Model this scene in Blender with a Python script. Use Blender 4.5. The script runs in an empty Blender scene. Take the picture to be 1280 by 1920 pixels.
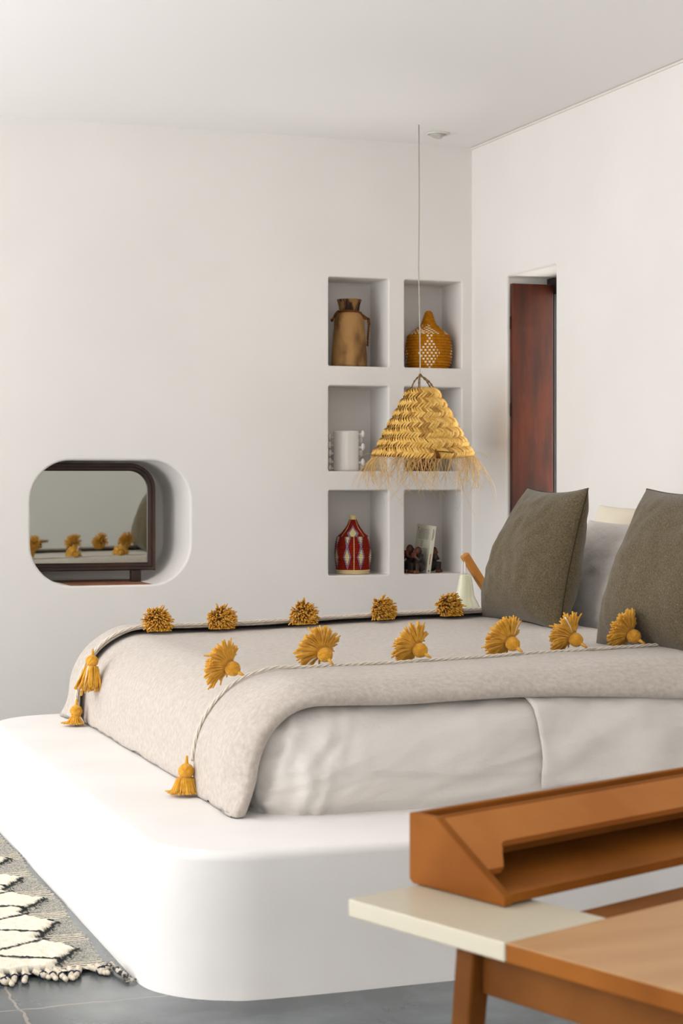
import bpy, bmesh, math, random
from mathutils import Vector, Matrix, noise
PI = math.pi
rnd = random.Random(7)
S = bpy.context.scene
C = S.collection

# ------------------------------------------------------------------ camera
cd = bpy.data.cameras.new('camera'); cam = bpy.data.objects.new('camera', cd); C.objects.link(cam)
cam.location = (0, 0, 1.12); cam.rotation_euler = (PI/2, 0, -math.radians(19.84))
cd.sensor_fit = 'VERTICAL'; cd.sensor_height = 36; cd.sensor_width = 24
cd.lens = 3450/1920*36; cd.shift_y = -60/1920
cd.dof.use_dof = True; cd.dof.focus_distance = 6.2; cd.dof.aperture_fstop = 10.5
S.camera = cam
# ------------------------------------------------------------------ world, light, exposure
S.view_settings.view_transform = 'Standard'; S.view_settings.look = 'None'
S.view_settings.gamma = 1; S.view_settings.exposure = 0.44; S.view_settings.use_curve_mapping = False
w = bpy.data.worlds.new('daylight'); S.world = w; w.use_nodes = True
bg = w.node_tree.nodes['Background']; bg.inputs[0].default_value = (.80, .90, 1, 1); bg.inputs[1].default_value = 1.0
def area(name, loc, rot, sx, sy, power, col):
    l = bpy.data.lights.new(name, 'AREA'); l.shape = 'RECTANGLE'; l.size = sx; l.size_y = sy; l.energy = power; l.color = col
    o = bpy.data.objects.new(name, l); C.objects.link(o); o.location = loc; o.rotation_euler = rot
    return o
# daylight through the glazed doors in the left wall and through the small window; ceiling and rear fills are added
area('left_daylight', (-4.68, 5.75, 1.27), (0, -PI/2, 0), 2.3, 4.6, 66, (.945, .965, 1))
area('added_ceiling_fill', (-3.2, 4.9, .03), (PI, 0, 0), 2.4, 6.4, 350, (.99, .98, .985))  # upward fill added just above the floor to brighten the ceiling
area('added_rear_fill', (-.2, -1.38, 1.35), (-PI/2, 0, PI), 2.8, 2.2, 33, (1, .94, .88))  # soft fill added behind the camera for the near-facing surfaces
area('small_window_daylight', (4.15, 7.68, 1.3), (0, PI/2, 0), 1.5, .4, 12, (1, .97, .88))

# ------------------------------------------------------------------ helpers
def lin(c):
    return tuple(((v/255)/12.92 if v/255 <= .04045 else (((v/255)+.055)/1.055)**2.4) for v in c) + (1,)
def mat(name, col, rough=.8, spec=.3, col2=None, scale=5, detail=4, ramp=(.35, .65), bump=0, bscale=60, stretch=None,
        sheen=0, metal=0, coat=0, bump2=0, b2scale=8, dist=.002):
    m = bpy.data.materials.new(name); m.use_nodes = True; n = m.node_tree.nodes; l = m.node_tree.links
    p = n['Principled BSDF']; p.inputs['Base Color'].default_value = lin(col); p.inputs['Roughness'].default_value = rough
    p.inputs['Specular IOR Level'].default_value = spec; p.inputs['Metallic'].default_value = metal
    p.inputs['Sheen Weight'].default_value = sheen; p.inputs['Coat Weight'].default_value = coat
    tc = n.new('ShaderNodeTexCoord'); mp = n.new('ShaderNodeMapping'); l.new(tc.outputs['Object'], mp.inputs[0])
    if stretch: mp.inputs['Scale'].default_value = stretch
    if col2:
        t = n.new('ShaderNodeTexNoise'); t.inputs['Scale'].default_value = scale; t.inputs['Detail'].default_value = detail
        l.new(mp.outputs[0], t.inputs[0])
        r = n.new('ShaderNodeValToRGB'); r.color_ramp.elements[0].position = ramp[0]; r.color_ramp.elements[1].position = ramp[1]
        r.color_ramp.elements[0].color = lin(col); r.color_ramp.elements[1].color = lin(col2)
        l.new(t.outputs[0], r.inputs[0]); l.new(r.outputs[0], p.inputs['Base Color'])
    prev = None
    for s, sc in ((bump, bscale), (bump2, b2scale)):
        if s:
            t = n.new('ShaderNodeTexNoise'); t.inputs['Scale'].default_value = sc; t.inputs['Detail'].default_value = 5
            l.new(mp.outputs[0], t.inputs[0])
            b = n.new('ShaderNodeBump'); b.inputs['Strength'].default_value = s; b.inputs['Distance'].default_value = dist if sc == bscale else .01
            l.new(t.outputs[0], b.inputs['Height'])
            if prev: l.new(prev.outputs[0], b.inputs['Normal'])
            l.new(b.outputs[0], p.inputs['Normal']); prev = b
    return m
class MB:
    def __init__(s): s.v = []; s.f = []; s.m = []
    def add(s, vs, fs, mi=0):
        o = len(s.v); s.v += [tuple(v) for v in vs]; s.f += [tuple(i+o for i in f) for f in fs]
        s.m += [mi]*len(fs) if isinstance(mi, int) else list(mi)
    def box(s, x0, x1, y0, y1, z0, z1, mi=0, T=None):
        vs = [Vector((x, y, z)) for x in (x0, x1) for y in (y0, y1) for z in (z0, z1)]
        if T: vs = [T @ v for v in vs]
        s.add(vs, [(0,1,3,2),(4,6,7,5),(0,4,5,1),(2,3,7,6),(0,2,6,4),(1,5,7,3)], mi)
    def tube(s, pts, r, k=5, mi=0, cap=True, flat=1):
        pts = [Vector(p) for p in pts]; n = len(pts)
        if n < 2: return
        rs = r if isinstance(r, (list, tuple)) else [r]*n
        up = Vector((0, 0, 1)); vs = []
        t0 = (pts[1]-pts[0]).normalized()
        if abs(t0.dot(up)) > .9: up = Vector((1, 0, 0))
        for i in range(n):
            t = (pts[min(i+1, n-1)]-pts[max(i-1, 0)])
            t = t.normalized() if t.length > 1e-9 else t0
            a = t.cross(up)
            if a.length < 1e-6: a = t.cross(Vector((0, 1, 0)))
            a.normalize(); b = a.cross(t).normalized(); up = b
            for j in range(k):
                q = 2*PI*j/k
                vs.append(pts[i]+a*math.cos(q)*rs[i]+b*math.sin(q)*rs[i]*flat)
        fs = [(i*k+j, i*k+(j+1) % k, (i+1)*k+(j+1) % k, (i+1)*k+j) for i in range(n-1) for j in range(k)]
        if cap: fs += [tuple(range(k-1, -1, -1)), tuple(range((n-1)*k, n*k))]
        s.add(vs, fs, mi)
    def lathe(s, prof, c, k=48, fn=None, capb=True, capt=True, tilt=None):
        vs = []; fs = []; ms = []
        for r, z in prof:
            for j in range(k):
                q = 2*PI*j/k; vs.append((r*math.cos(q), r*math.sin(q), z))
        for i in range(len(prof)-1):
            for j in range(k):
                fs.append((i*k+j, i*k+(j+1) % k, (i+1)*k+(j+1) % k, (i+1)*k+j))
                ms.append(fn(2*PI*(j+.5)/k, (prof[i][1]+prof[i+1][1])/2, i) if fn else 0)
        if capb: fs.append(tuple(range(k-1, -1, -1))); ms.append(0)
        if capt: fs.append(tuple(range((len(prof)-1)*k, len(prof)*k))); ms.append(0)
        T = Matrix.Translation(Vector(c)) @ (tilt if tilt else Matrix.Identity(4))
        s.add([T @ Vector(v) for v in vs], fs, ms)
    def ball(s, c, r, k=16, mi=0, T=None):
        rr = r if isinstance(r, (tuple, list)) else (r, r, r)
        h = k//2; vs = [Vector((0, 0, 1))]; 
        for i in range(1, h):
            a = PI*i/h
            for j in range(k):
                q = 2*PI*j/k; vs.append(Vector((math.sin(a)*math.cos(q), math.sin(a)*math.sin(q), math.cos(a))))
        vs.append(Vector((0, 0, -1))); L = len(vs)-1
        fs = [(0, 1+j, 1+(j+1) % k) for j in range(k)]
        for i in range(h-2):
            for j in range(k): fs.append((1+i*k+j, 1+(i+1)*k+j, 1+(i+1)*k+(j+1) % k, 1+i*k+(j+1) % k))
        fs += [(L, 1+(h-2)*k+(j+1) % k, 1+(h-2)*k+j) for j in range(k)]
        vs = [Vector((v.x*rr[0], v.y*rr[1], v.z*rr[2])) for v in vs]
        if T: vs = [T @ v for v in vs]
        s.add([v+Vector(c) for v in vs], fs, mi)
    def build(s, name, m, parent=None, smooth=True, origin=None, bevel=0, autosm=None):
        me = bpy.data.meshes.new(name); o = bpy.data.objects.new(name, me); C.objects.link(o)
        org = Vector(origin) if origin else (parent.location.copy() if parent else Vector((0, 0, 0)))
        if parent and parent.parent and not origin:
            q = parent
            while q.parent: q = q.parent
            org = q.location.copy()
        me.from_pydata([tuple(Vector(v)-org) for v in s.v], [], s.f)
        for q in (m if isinstance(m, (list, tuple)) else [m]): me.materials.append(q)
        me.polygons.foreach_set('material_index', s.m); me.polygons.foreach_set('use_smooth', [smooth]*len(me.polygons))
        me.update()
        if parent: o.parent = parent; o.location = (0, 0, 0)
        else: o.location = org
        if bevel:
            b = o.modifiers.new('bevel', 'BEVEL'); b.width = bevel; b.segments = 3; b.limit_method = 'ANGLE'
        return o
def tag(o, label=None, cat=None, group=None, kind=None):
    for k, v in (('label', label), ('category', cat), ('group', group), ('kind', kind)):
        if v: o[k] = v
    return o
def thing(name, loc, label, cat, group=None):
    o = bpy.data.objects.new(name, None); C.objects.link(o); o.location = loc; o.empty_display_size = .05
    return tag(o, label, cat, group)
def recalc(o):
    bm = bmesh.new(); bm.from_mesh(o.data); bmesh.ops.recalc_face_normals(bm, faces=bm.faces); bm.to_mesh(o.data); bm.free()
def sm(a, b, x):
    t = max(0, min(1, (x-a)/(b-a))); return t*t*(3-2*t)
def nz(x, y, z=0, s=1): return noise.noise(Vector((x*s, y*s, z*s)))
def rrect(cx, cy, w, h, r, n=8):
    pts = []
    for (sx, sy, a0) in ((1, 1, 0), (-1, 1, PI/2), (-1, -1, PI), (1, -1, 1.5*PI)):
        for i in range(n+1):
            a = a0+PI/2*i/n
            pts.append((cx+sx*(w/2-r)+r*math.cos(a), cy+sy*(h/2-r)+r*math.sin(a)))
    return pts

# ------------------------------------------------------------------ materials
M_wall = mat('lime_plaster', (235, 231, 226), .9, .15, (231, 227, 222), 1.5, bump=.12, bscale=45, bump2=.25, b2scale=2.5)
M_ceil = mat('ceiling_plaster', (243, 240, 238), .92, .1, bump=.05, bscale=40)
M_plat = mat('tadelakt_plaster', (241, 239, 236), .62, .3, (236, 233, 229), 3, bump=.16, bscale=70, bump2=.3, b2scale=5)
M_terra = mat('terracotta_sill', (142, 92, 66), .8, .2, (168, 120, 90), 14, bump=.4, bscale=60)
M_dark = mat('dark_wood', (48, 32, 26), .42, .4, (66, 44, 34), 9, stretch=(1, 1, .2), bump=.2, bscale=60)
M_white_cloth = mat('white_cotton', (219, 214, 208), .85, .1, sheen=.1, bump=.25, bscale=300, bump2=.9, b2scale=11, dist=.001, stretch=(1, 1, 1.6))
M_cream_cloth = mat('cream_linen', (226, 216, 196), .9, .1, bump=.3, bscale=200)
M_yarn = mat('mustard_yarn', (206, 146, 40), .85, .1, (226, 172, 70), 55, sheen=.15)
M_whyarn = mat('white_yarn', (236, 230, 218), .85, .1)
M_cord = mat('ecru_cord', (226, 216, 202), .85, .1, bump=.5, bscale=120)
M_oak = mat('oiled_oak', (150, 90, 32), .6, .08, (126, 72, 22), 5, stretch=(1.2, 1.2, 1.2), detail=6, bump=.05, bscale=90)
M_oaktop = mat('oak_top', (186, 140, 84), .34, .45, (172, 124, 68), 6, stretch=(.6, 3, 1), bump=.04, bscale=90)
M_oakdark = mat('oak_dark_side', (128, 78, 32), .6, .08, (104, 60, 20), 6, detail=6)
M_cream = mat('cream_lacquer', (196, 188, 166), .3, .5)

# blanket wool: soft heather with slightly darker streaks
def wool():
    m = mat('heather_wool', (200, 191, 181), .95, .05, (178, 167, 156), 75, 9, (.3, .75), bump=.6, bscale=260, sheen=.25, bump2=.12, b2scale=40, dist=.003)
    return m
M_wool = wool()
def tweed():
    m = mat('olive_tweed', (98, 87, 66), .95, .08, (80, 70, 51), 190, 3, (.4, .6), bump=.5, bscale=260, sheen=.2, dist=.002)
    n = m.node_tree.nodes; l = m.node_tree.links; p = n['Principled BSDF']
    src = p.inputs['Base Color'].links[0].from_socket
    t = n.new('ShaderNodeTexNoise'); t.inputs['Scale'].default_value = 330; t.inputs['Detail'].default_value = 1
    tc = n.new('ShaderNodeTexCoord'); l.new(tc.outputs['Object'], t.inputs[0])
    r = n.new('ShaderNodeValToRGB'); r.color_ramp.elements[0].position = .70; r.color_ramp.elements[1].position = .76
    mx = n.new('ShaderNodeMix'); mx.data_type = 'RGBA'; mx.inputs[7].default_value = lin((172, 142, 100))
    l.new(t.outputs[0], r.inputs[0]); l.new(r.outputs[0], mx.inputs[0]); l.new(src, mx.inputs[6]); l.new(mx.outputs[2], p.inputs['Base Color'])
    return m
M_tweed = tweed()
def floor_mat():
    m = mat('slate_floor', (62, 70, 74), .25, .65, (112, 120, 122), 2.6, 6, (.38, .66), bump=.12, bscale=6, dist=.01)
    n = m.node_tree.nodes; l = m.node_tree.links; p = n['Principled BSDF']
    src = p.inputs['Base Color'].links[0].from_socket
    tc = n.new('ShaderNodeTexCoord'); sp = n.new('ShaderNodeSeparateXYZ')
    wn = n.new('ShaderNodeTexNoise'); wn.inputs['Scale'].default_value = 14; l.new(tc.outputs['Object'], wn.inputs[0]); l.new(tc.outputs['Object'], sp.inputs[0])
    def mth(op, a, b=None):
        q = n.new('ShaderNodeMath'); q.operation = op
        for i, v in enumerate((a, b)):
            if v is None: continue
            if isinstance(v, (int, float)): q.inputs[i].default_value = v
            else: l.new(v, q.inputs[i])
        return q.outputs[0]
    wob = mth('MULTIPLY', mth('SUBTRACT', wn.outputs[0], .5), .03)
    d = []
    for ax, off in ((0, .68), (1, 3.89)):
        a = mth('ADD', sp.outputs[ax], wob); a = mth('SUBTRACT', a, off-11.5-.575)
        a = mth('MODULO', a, 1.15); d.append(mth('ABSOLUTE', mth('SUBTRACT', a, .575)))
    g = mth('LESS_THAN', mth('MINIMUM', d[0], d[1]), .0028)
    mx = n.new('ShaderNodeMix'); mx.data_type = 'RGBA'; mx.inputs[7].default_value = lin((142, 134, 124))
    l.new(g, mx.inputs[0]); l.new(src, mx.inputs[6]); l.new(mx.outputs[2], p.inputs['Base Color'])
    return m
M_floor = floor_mat()

# ------------------------------------------------------------------ room shell
XR, YB, ZC, XL, YF = 3.696, 8.344, 2.764, -4.6, -1.3
def hole_wall(name, origin, ux, un, W, H, holes, m, extra_m=None):
    """wall plane through origin; ux along, z up, un into the wall. holes: (cx, cz, w, h, cornerR, edgeR, depth, closed)"""
    bm = bmesh.new(); ux = Vector(ux); un = Vector(un); O = Vector(origin); uz = Vector((0, 0, 1))
    P = lambda a, z, d=0: O+ux*a+uz*z+un*d
    def ring(pts, d): return [bm.verts.new(P(a, z, d)) for a, z in pts]
    def edges(r): return [bm.edges.new((r[i], r[(i+1) % len(r)])) for i in range(len(r))]
    es = edges(ring([(0, 0), (W, 0), (W, H), (0, H)], 0))
    for (cx, cz, w, h, cr, er, dep, closed) in holes:
        n = 3 if cr < .03 else 14
        rings = []
        for i in range(5):
            a = PI/2*i/4; g = er*(1-math.sin(a))
            rings.append(ring(rrect(cx, cz, w+2*g, h+2*g, cr+g, n), er*(1-math.cos(a))))
        ndeep = 2
        rings.append(ring(rrect(cx, cz, w, h, cr, n), dep-.012))
        rings.append(ring(rrect(cx, cz, w-.02, h-.02, max(cr-.01, .004), n), dep))
        es += edges(rings[0])
        for A, B in zip(rings, rings[1:]):
            k = len(A)
            for j in range(k):
                f = bm.faces.new((A[j], A[(j+1) % k], B[(j+1) % k], B[j])); f.smooth = cr > .03 
        if closed: bm.faces.new(rings[-1])
    bmesh.ops.triangle_fill(bm, edges=es, use_beauty=True)
    bmesh.ops.recalc_face_normals(bm, faces=bm.faces)
    me = bpy.data.meshes.new(name); bm.to_mesh(me); bm.free(); me.materials.append(m)
    o = bpy.data.objects.new(name, me); C.objects.link(o); o['kind'] = 'structure'; return o
holes = []
for (x0, x1) in ((2.945, 3.253), (3.338, 3.641)):
    for (z0, z1) in ((1.670, 2.098), (1.163, 1.575), (.660, 1.070)):
        holes.append(((x0+x1)/2-XL, (z0+z1)/2, x1-x0, z1-z0, .008, .008, .262, True))
holes.append(((1.509+2.257)/2-XL, (.636+1.211)/2, .748, .575, .19, .012, .50, True))
hole_wall('wall_back', (XL, YB, 0), (1, 0, 0), (0, 1, 0), XR-XL, ZC, holes, M_wall)
# right wall with the narrow window opening
hole_wall('wall_right', (XR, YF, 0), (0, 1, 0), (1, 0, 0), YB-YF, ZC, [((7.421+7.937)/2-YF, (.45+2.082)/2, .516, 2.082-.45, .008, .012, .36, False)], M_wall)
# left wall with glazed door opening, front wall with the unseen opening of the rear fill
hole_wall('wall_left', (XL, YF, 0), (0, 1, 0), (-1, 0, 0), YB-YF, ZC, [(5.75-YF, 1.27, 4.6, 2.3, .008, .01, .2, False)], M_wall)
hole_wall('wall_front', (XL, YF, 0), (1, 0, 0), (0, -1, 0), XR-XL, ZC, [(-.2-XL, 1.35, 2.8, 2.2, .008, .01, .2, False)], M_wall)
b = MB(); b.box(XL-.2, XR+.4, YF-.2, YB+.6, -.1, 0); o = b.build('floor', M_floor, smooth=False); o['kind'] = 'structure'
b = MB(); b.box(XL-.2, XR+.4, YF-.2, YB+.6, ZC, ZC+.1); o = b.build('ceiling', M_ceil, smooth=False); o['kind'] = 'structure'
# slim frames of the glazed openings (out of view)
def opening_frame(name, along, fixed, a0, a1, z0, z1, n):
    b = MB()
    def bx(p0, p1, q0, q1):
        if along == 'y': b.box(fixed-.03, fixed+.03, p0, p1, q0, q1)
        else: b.box(p0, p1, fixed-.03, fixed+.03, q0, q1)
    for i in range(n+1):
        c = a0+.025+(a1-a0-.05)*i/n; bx(c-.025, c+.025, z0, z1)
    bx(a0, a1, z0, z0+.05); bx(a0, a1, z1-.05, z1)
    o = b.build(name, M_dark, smooth=False); o['kind'] = 'structure'
opening_frame('door_1', 'y', XL-.04, 3.46, 8.04, .13, 2.41, 4)
opening_frame('door_2', 'x', YF-.04, -1.59, 1.19, .26, 2.44, 3)

# narrow window beside the bed: dark frame at the outer side of the reveal
wf = MB()
for (y0, y1, z0, z1) in ((7.425, 7.49, .46, 2.075), (7.865, 7.936, .46, 2.079), (7.49, 7.87, .46, .53), (7.49, 7.87, 2.0, 2.075)):
    wf.box(3.905, 3.955, y0, y1, z0, z1)
win2 = wf.build('window_2', mat('black_wood', (26, 20, 17), .4, .4), smooth=False, bevel=.004); win2['kind'] = 'structure'
g = MB(); g.box(3.928, 3.934, 7.49, 7.87, .53, 2.0)
mg = bpy.data.materials.new('clear_glass'); mg.use_nodes = True; pg = mg.node_tree.nodes['Principled BSDF']
pg.inputs['Transmission Weight'].default_value = 1; pg.inputs['Roughness'].default_value = 0; pg.inputs['IOR'].default_value = 1.1
g.build('window_pane', mg, win2, smooth=False)

b = MB(); b.box(XR-.006, XR, YF, YB, ZC-.012, ZC-.002); o = b.build('shadow_line_strip', mat('painted_shadow_grey', (224, 218, 208), .9), smooth=False); o['kind'] = 'structure'  # thin strip in darker grey, paints the shadow line below the ceiling

# ------------------------------------------------------------------ red brown shutter leaf
def shutter_mat():
    m = mat('oxblood_varnish', (50, 22, 15), .4, .3, (88, 37, 14), 5, 6, (.35, .65), stretch=(3.2, 1, .55), bump=.1, bscale=9)
    n = m.node_tree.nodes; l = m.node_tree.links; p = n['Principled BSDF']
    src = p.inputs['Base Color'].links[0].from_socket
    t = n.new('ShaderNodeTexNoise'); t.inputs['Scale'].default_value = 4; t.inputs['Detail'].default_value = 9; t.inputs['Roughness'].default_value = .7
    mp = n.new('ShaderNodeMapping'); mp.inputs['Scale'].default_value = (6, 1, .8); tc = n.new('ShaderNodeTexCoord')
    l.new(tc.outputs['Object'], mp.inputs[0]); l.new(mp.outputs[0], t.inputs[0])
    r = n.new('ShaderNodeValToRGB'); r.color_ramp.elements[0].position = .56; r.color_ramp.elements[1].position = .75
    mx = n.new('ShaderNodeMix'); mx.data_type = 'RGBA'; mx.inputs[7].default_value = lin((98, 48, 30))
    l.new(t.outputs[0], r.inputs[0]); l.new(r.outputs[0], mx.inputs[0]); l.new(src, mx.inputs[6]); l.new(mx.outputs[2], p.inputs['Base Color'])
    return m
M_shut = shutter_mat()
sh = thing('window_shutter', (3.70, 7.885, .47), 'tall narrow red-brown varnished wooden shutter leaf folded back in the window reveal', 'shutter')
b = MB(); b.box(3.690, 3.903, 7.862, 7.890, .475, 2.045); b.build('shutter_panel', M_shut, sh, smooth=False, bevel=.003)
for zz in (1.86, 1.45, .75):
    b = MB(); b.tube([(3.6875, 7.878, zz-.03), (3.6875, 7.878, zz+.03)], .0038, 8)
    b.build('hinge', M_dark, sh)
b = MB()
for i in range(26):
    b.ball((3.70+rnd.uniform(.03, .17), 7.8715, 1.80+rnd.uniform(0, .14)), (.0016, .0008, .0016), 6)
b.build('worm_hole', mat('hole_black', (20, 12, 8), .9), sh)['kind'] = 'stuff'

# ------------------------------------------------------------------ oval opening with the dark framed glass
M_glass = mat('smoky_mirror_glass', (190, 194, 186), .02, .5, metal=1)
_p = M_glass.node_tree.nodes['Principled BSDF']; _p.inputs['Base Color'].default_value = (.60, .62, .57, 1)
b = MB(); b.box(1.60, 2.17, 8.35, 8.80, .622, .6365); o = b.build('trim_1', M_terra, smooth=False, bevel=.004); o['kind'] = 'structure'
win = thing('arched_glass_frame', (1.8, 8.60, .6365), 'dark wooden frame with smoky reflective glass standing in the oval wall recess', 'framed glass')
def framering(x0, x1, z0, z1, t, r, y0, y1, mb):
    # outline with rounded top corners, square bottom
    def outl(g):
        rr = max(r-g, .01); pts = [(x0+g, z0+g), (x1-g, z0+g)]
        for i in range(13):
            a = PI/2*i/12; pts.append((x1-g-rr+rr*math.cos(a), z1-g-rr+rr*math.sin(a)))
        for i in range(13):
            a = PI/2+PI/2*i/12; pts.append((x0+g+rr+rr*math.cos(a), z1-g-rr+rr*math.sin(a)))
        return pts
    prof = [(0, y1), (0, y0+.006), (.005, y0), (t*.42, y0), (t*.46, y0+.004), (t*.54, y0+.004), (t*.58, y0), (t-.008, y0), (t, y0+.008), (t, y1)]
    rings = [[(x, y, z) for x, z in outl(g)] for g, y in prof]; k = len(rings[0])
    vs = [p for R_ in rings for p in R_]
    fs = [(i*k+j, (i+1)*k+j, (i+1)*k+(j+1) % k, i*k+(j+1) % k) for i in range(len(prof)-1) for j in range(k)]
    mb.add(vs, fs)
    return outl(t-.004)
b = MB(); ol = framering(1.40, 2.149, .690, 1.200, .037, .125, 8.585, 8.625, b); o = b.build('frame', M_dark, win, smooth=False); recalc(o)
b = MB(); b.add([(x, 8.605, z) for x, z in ol], [tuple(range(len(ol)))]); b.add([(x, 8.609, z) for x, z in ol], [tuple(range(len(ol)-1, -1, -1))])
b.build('glass_pane', M_glass, win, smooth=False)
b = MB(); b.box(2.03, 2.078, 8.58, 8.625, .6365, .690); b.build('foot_block', M_dark, win, smooth=False, bevel=.003)
b = MB(); b.box(1.55, 1.60, 8.58, 8.625, .6365, .690); b.build('foot_block', M_dark, win, smooth=False, bevel=.003)

win.rotation_euler = (0, 0, math.radians(-3.2))

# ------------------------------------------------------------------ platform
PX0, PX1, PY0, PY1, PZ = .968, 3.692, 3.79, 6.27, .32
def platform():
    R_, er = .23, .022; rings = []
    def outline(g):
        r = R_-g; pts = []
        for i in range(17):
            a = 1.5*PI-PI/2*i/16; pts.append((PX0+R_+r*math.cos(a), PY0+R_+r*math.sin(a)))
        for i in range(17):
            a = PI-PI/2*i/16; pts.append((PX0+R_+r*math.cos(a), PY1-R_+r*math.sin(a)))
        n = 24
        pts.append((PX1, PY1-g)); pts.append((PX1, PY0+g))
        for i in range(1, n): pts.append((PX1+(PX0+R_-PX1)*i/n, PY0+g))
        return pts
    b = MB(); prof = [(-.004, 0), (-.003, .012), (0, .03), (0, .16), (0, PZ-er)]
    for i in range(1, 7):
        a = PI/2*i/6; prof.append((er*(1-math.cos(a)), PZ-er+er*math.sin(a)))
    prof += [(.1, PZ)]
    k = None; vs = []
    for g, z in prof:
        o_ = outline(g); k = len(o_)
        for (x, y) in o_:
            wob = .004*nz(x, y, z, 3)+(.003*nz(x, y, 5, 18) if z < .02 else 0)
            vs.append((x+wob, y+wob, z))
    fs = [(i*k+j, i*k+(j+1) % k, (i+1)*k+(j+1) % k, (i+1)*k+j) for i in range(len(prof)-1) for j in range(k)]
    fs.append(tuple(range((len(prof)-1)*k, len(prof)*k)))
    b.add(vs, fs); o = b.build('bed_platform', M_plat); recalc(o)
    tag(o, 'white plastered built-in bed platform with rounded corners on the slate floor', 'bed platform')
platform()

# ------------------------------------------------------------------ bed: drape function shared by mattress, duvet, blanket
Cx, CyN, CyF, RX, RN, RF = 1.462, 4.28, 6.10, .17, .15, .10
def topz(x, y=5): return .574+.027*sm(1.5, 2.8, x)
def drape(xf, yf, n=0, flare=.12, zmin=.327, rs=1):
    dx = max(Cx-xf, 0); dN = max(CyN-yf, 0); dF = max(yf-CyF, 0); dy = dN if dN > 0 else dF; sg = -1 if dN > 0 else 1
    x = max(xf, Cx); y = min(max(yf, CyN), CyF); s = math.hypot(dx, dy); top = topz(x)
    if s < 1e-9: return Vector((x, y, top+n)), Vector((0, 0, 1))
    th = math.atan2(dy, dx); ry = RN if dN > 0 else RF
    c2 = math.cos(th)**2; R_ = (RX*c2+ry*(1-c2)); out = Vector((-math.cos(th), sg*math.sin(th), 0))
    if s < R_*PI/2:
        a = s/R_; h = R_*math.sin(a); v = R_*(1-math.cos(a)); nr = out*math.sin(a)+Vector((0, 0, math.cos(a)))
    else:
        fl = flare+(.36 if dN > 0 else .55)*min(1, dy/.16)*c2**.5 if rs != 1 else flare
        e = min(s-R_*PI/2, top-R_-zmin); h = R_+fl*e; v = R_+e; nr = out
    p = Vector((x, y, top))+out*h-Vector((0, 0, v))+nr*n
    if p.z < zmin:
        ex = zmin-p.z; p += out*ex*.12; p.z = zmin
    return p, nr
# mattress with fitted white sheet
def mattress():
    per = []; n = 150
    XE = 3.50
    for i in range(n+1):
        per.append(((XE+(Cx-XE)*i/n, CyN), (0, -1), RN))
    for i in range(1, 24):
        a = PI/2*i/24; c2 = math.sin(a)**2; per.append(((Cx, CyN), (-math.sin(a), -math.cos(a)), RX*c2+RN*(1-c2)))
    for i in range(61): per.append(((Cx, CyN+(CyF-CyN)*i/60), (-1, 0), RX))
    for i in range(1, 12):
        a = PI/2*i/12; c2 = math.cos(a)**2; per.append(((Cx, CyF), (-math.cos(a), math.sin(a)), RX*c2+RF*(1-c2)))
    for i in range(31): per.append(((Cx+(XE-Cx)*i/30, CyF), (0, 1), RF))
    ns = 44; vs = []; k = len(per)
    for q in range(ns+1):
        for j, ((cx, cy), (ox, oy), R_) in enumerate(per):
            top = topz(cx)-.012; rr = R_-.012; H = top-PZ
            tot = rr*PI/2+(H-rr); s = tot*q/ns
            if s < rr*PI/2:
                a = s/rr; h = rr*math.sin(a); z = top-rr*(1-math.cos(a)); nr = Vector((ox*math.sin(a), oy*math.sin(a), math.cos(a)))
            else: h = rr; z = top-rr-(s-rr*PI/2); nr = Vector((ox, oy, 0))
            z = max(z, PZ)
            p = Vector((cx+ox*h, cy+oy*h, z))
            d = 0; zr = z-PZ
            d += .012*math.sin(min(1, zr/.3)*PI)           # soft bulge
            seam = .070+.012*nz(p.x, 0, 1, 2.2)+.022*sm(1.9, 1.4, p.x)    # tuck line above the base
            if zr > seam: d += .010*sm(seam, seam+.014, zr)*sm(0, .3, cx-Cx+.12)
            d -= .010*sm(.03, 0, zr)
            # wrinkles of the pulled cotton
            if oy < -.3:
                u = p.x; v = zr
                w1 = nz(u*2.0+v*3.2, v*11-u*2.2, 2, 1.3)+.5*(1-abs(nz(u*1.5+v*2, v*16-u*5, 4, 1.4))*2); d += .013*w1*sm(.0, .05, zr)
                w2 = math.sin((v*42-u*9)+3*nz(u, v, 4, 4))*sm(.55, .0, abs(u-2.0))*.0022; d += w2*sm(.28, .1, zr)
                g_ = sm(1.60, 1.38, u)
                d += g_*.012*nz(u*18+v*8, v*16, 3, 1.2)+g_*.005*math.sin(u*110-v*40+4*nz(u, v, 9, 12))
            d += .003*nz(p.x, p.y, p.z, 9)
            vs.append(p+nr*d)
    fs = [(i*k+j, (i+1)*k+j, (i+1)*k+j+1, i*k+j+1) for i in range(ns) for j in range(k-1)]
    b = MB(); b.add(vs, fs)
    # top surface
    nx = 40; tv = []
    for i in range(nx+1):
        x = Cx+(XE-Cx)*i/nx
        for y in (CyN, CyF): tv.append((x, y, topz(x)-.012))
    b.add(tv, [(2*i, 2*i+1, 2*i+3, 2*i+2) for i in range(nx)])
    b.add([(XE, CyN-RN, PZ), (XE, CyF+RF, PZ), (XE, CyF+RF, .6), (XE, CyN-RN, .6)], [(0, 1, 2, 3)])
    o = b.build('mattress', M_white_cloth); recalc(o)
    tag(o, 'thick mattress in wrinkled white cotton sheet lying on the plaster platform', 'mattress')
mattress()

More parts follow.
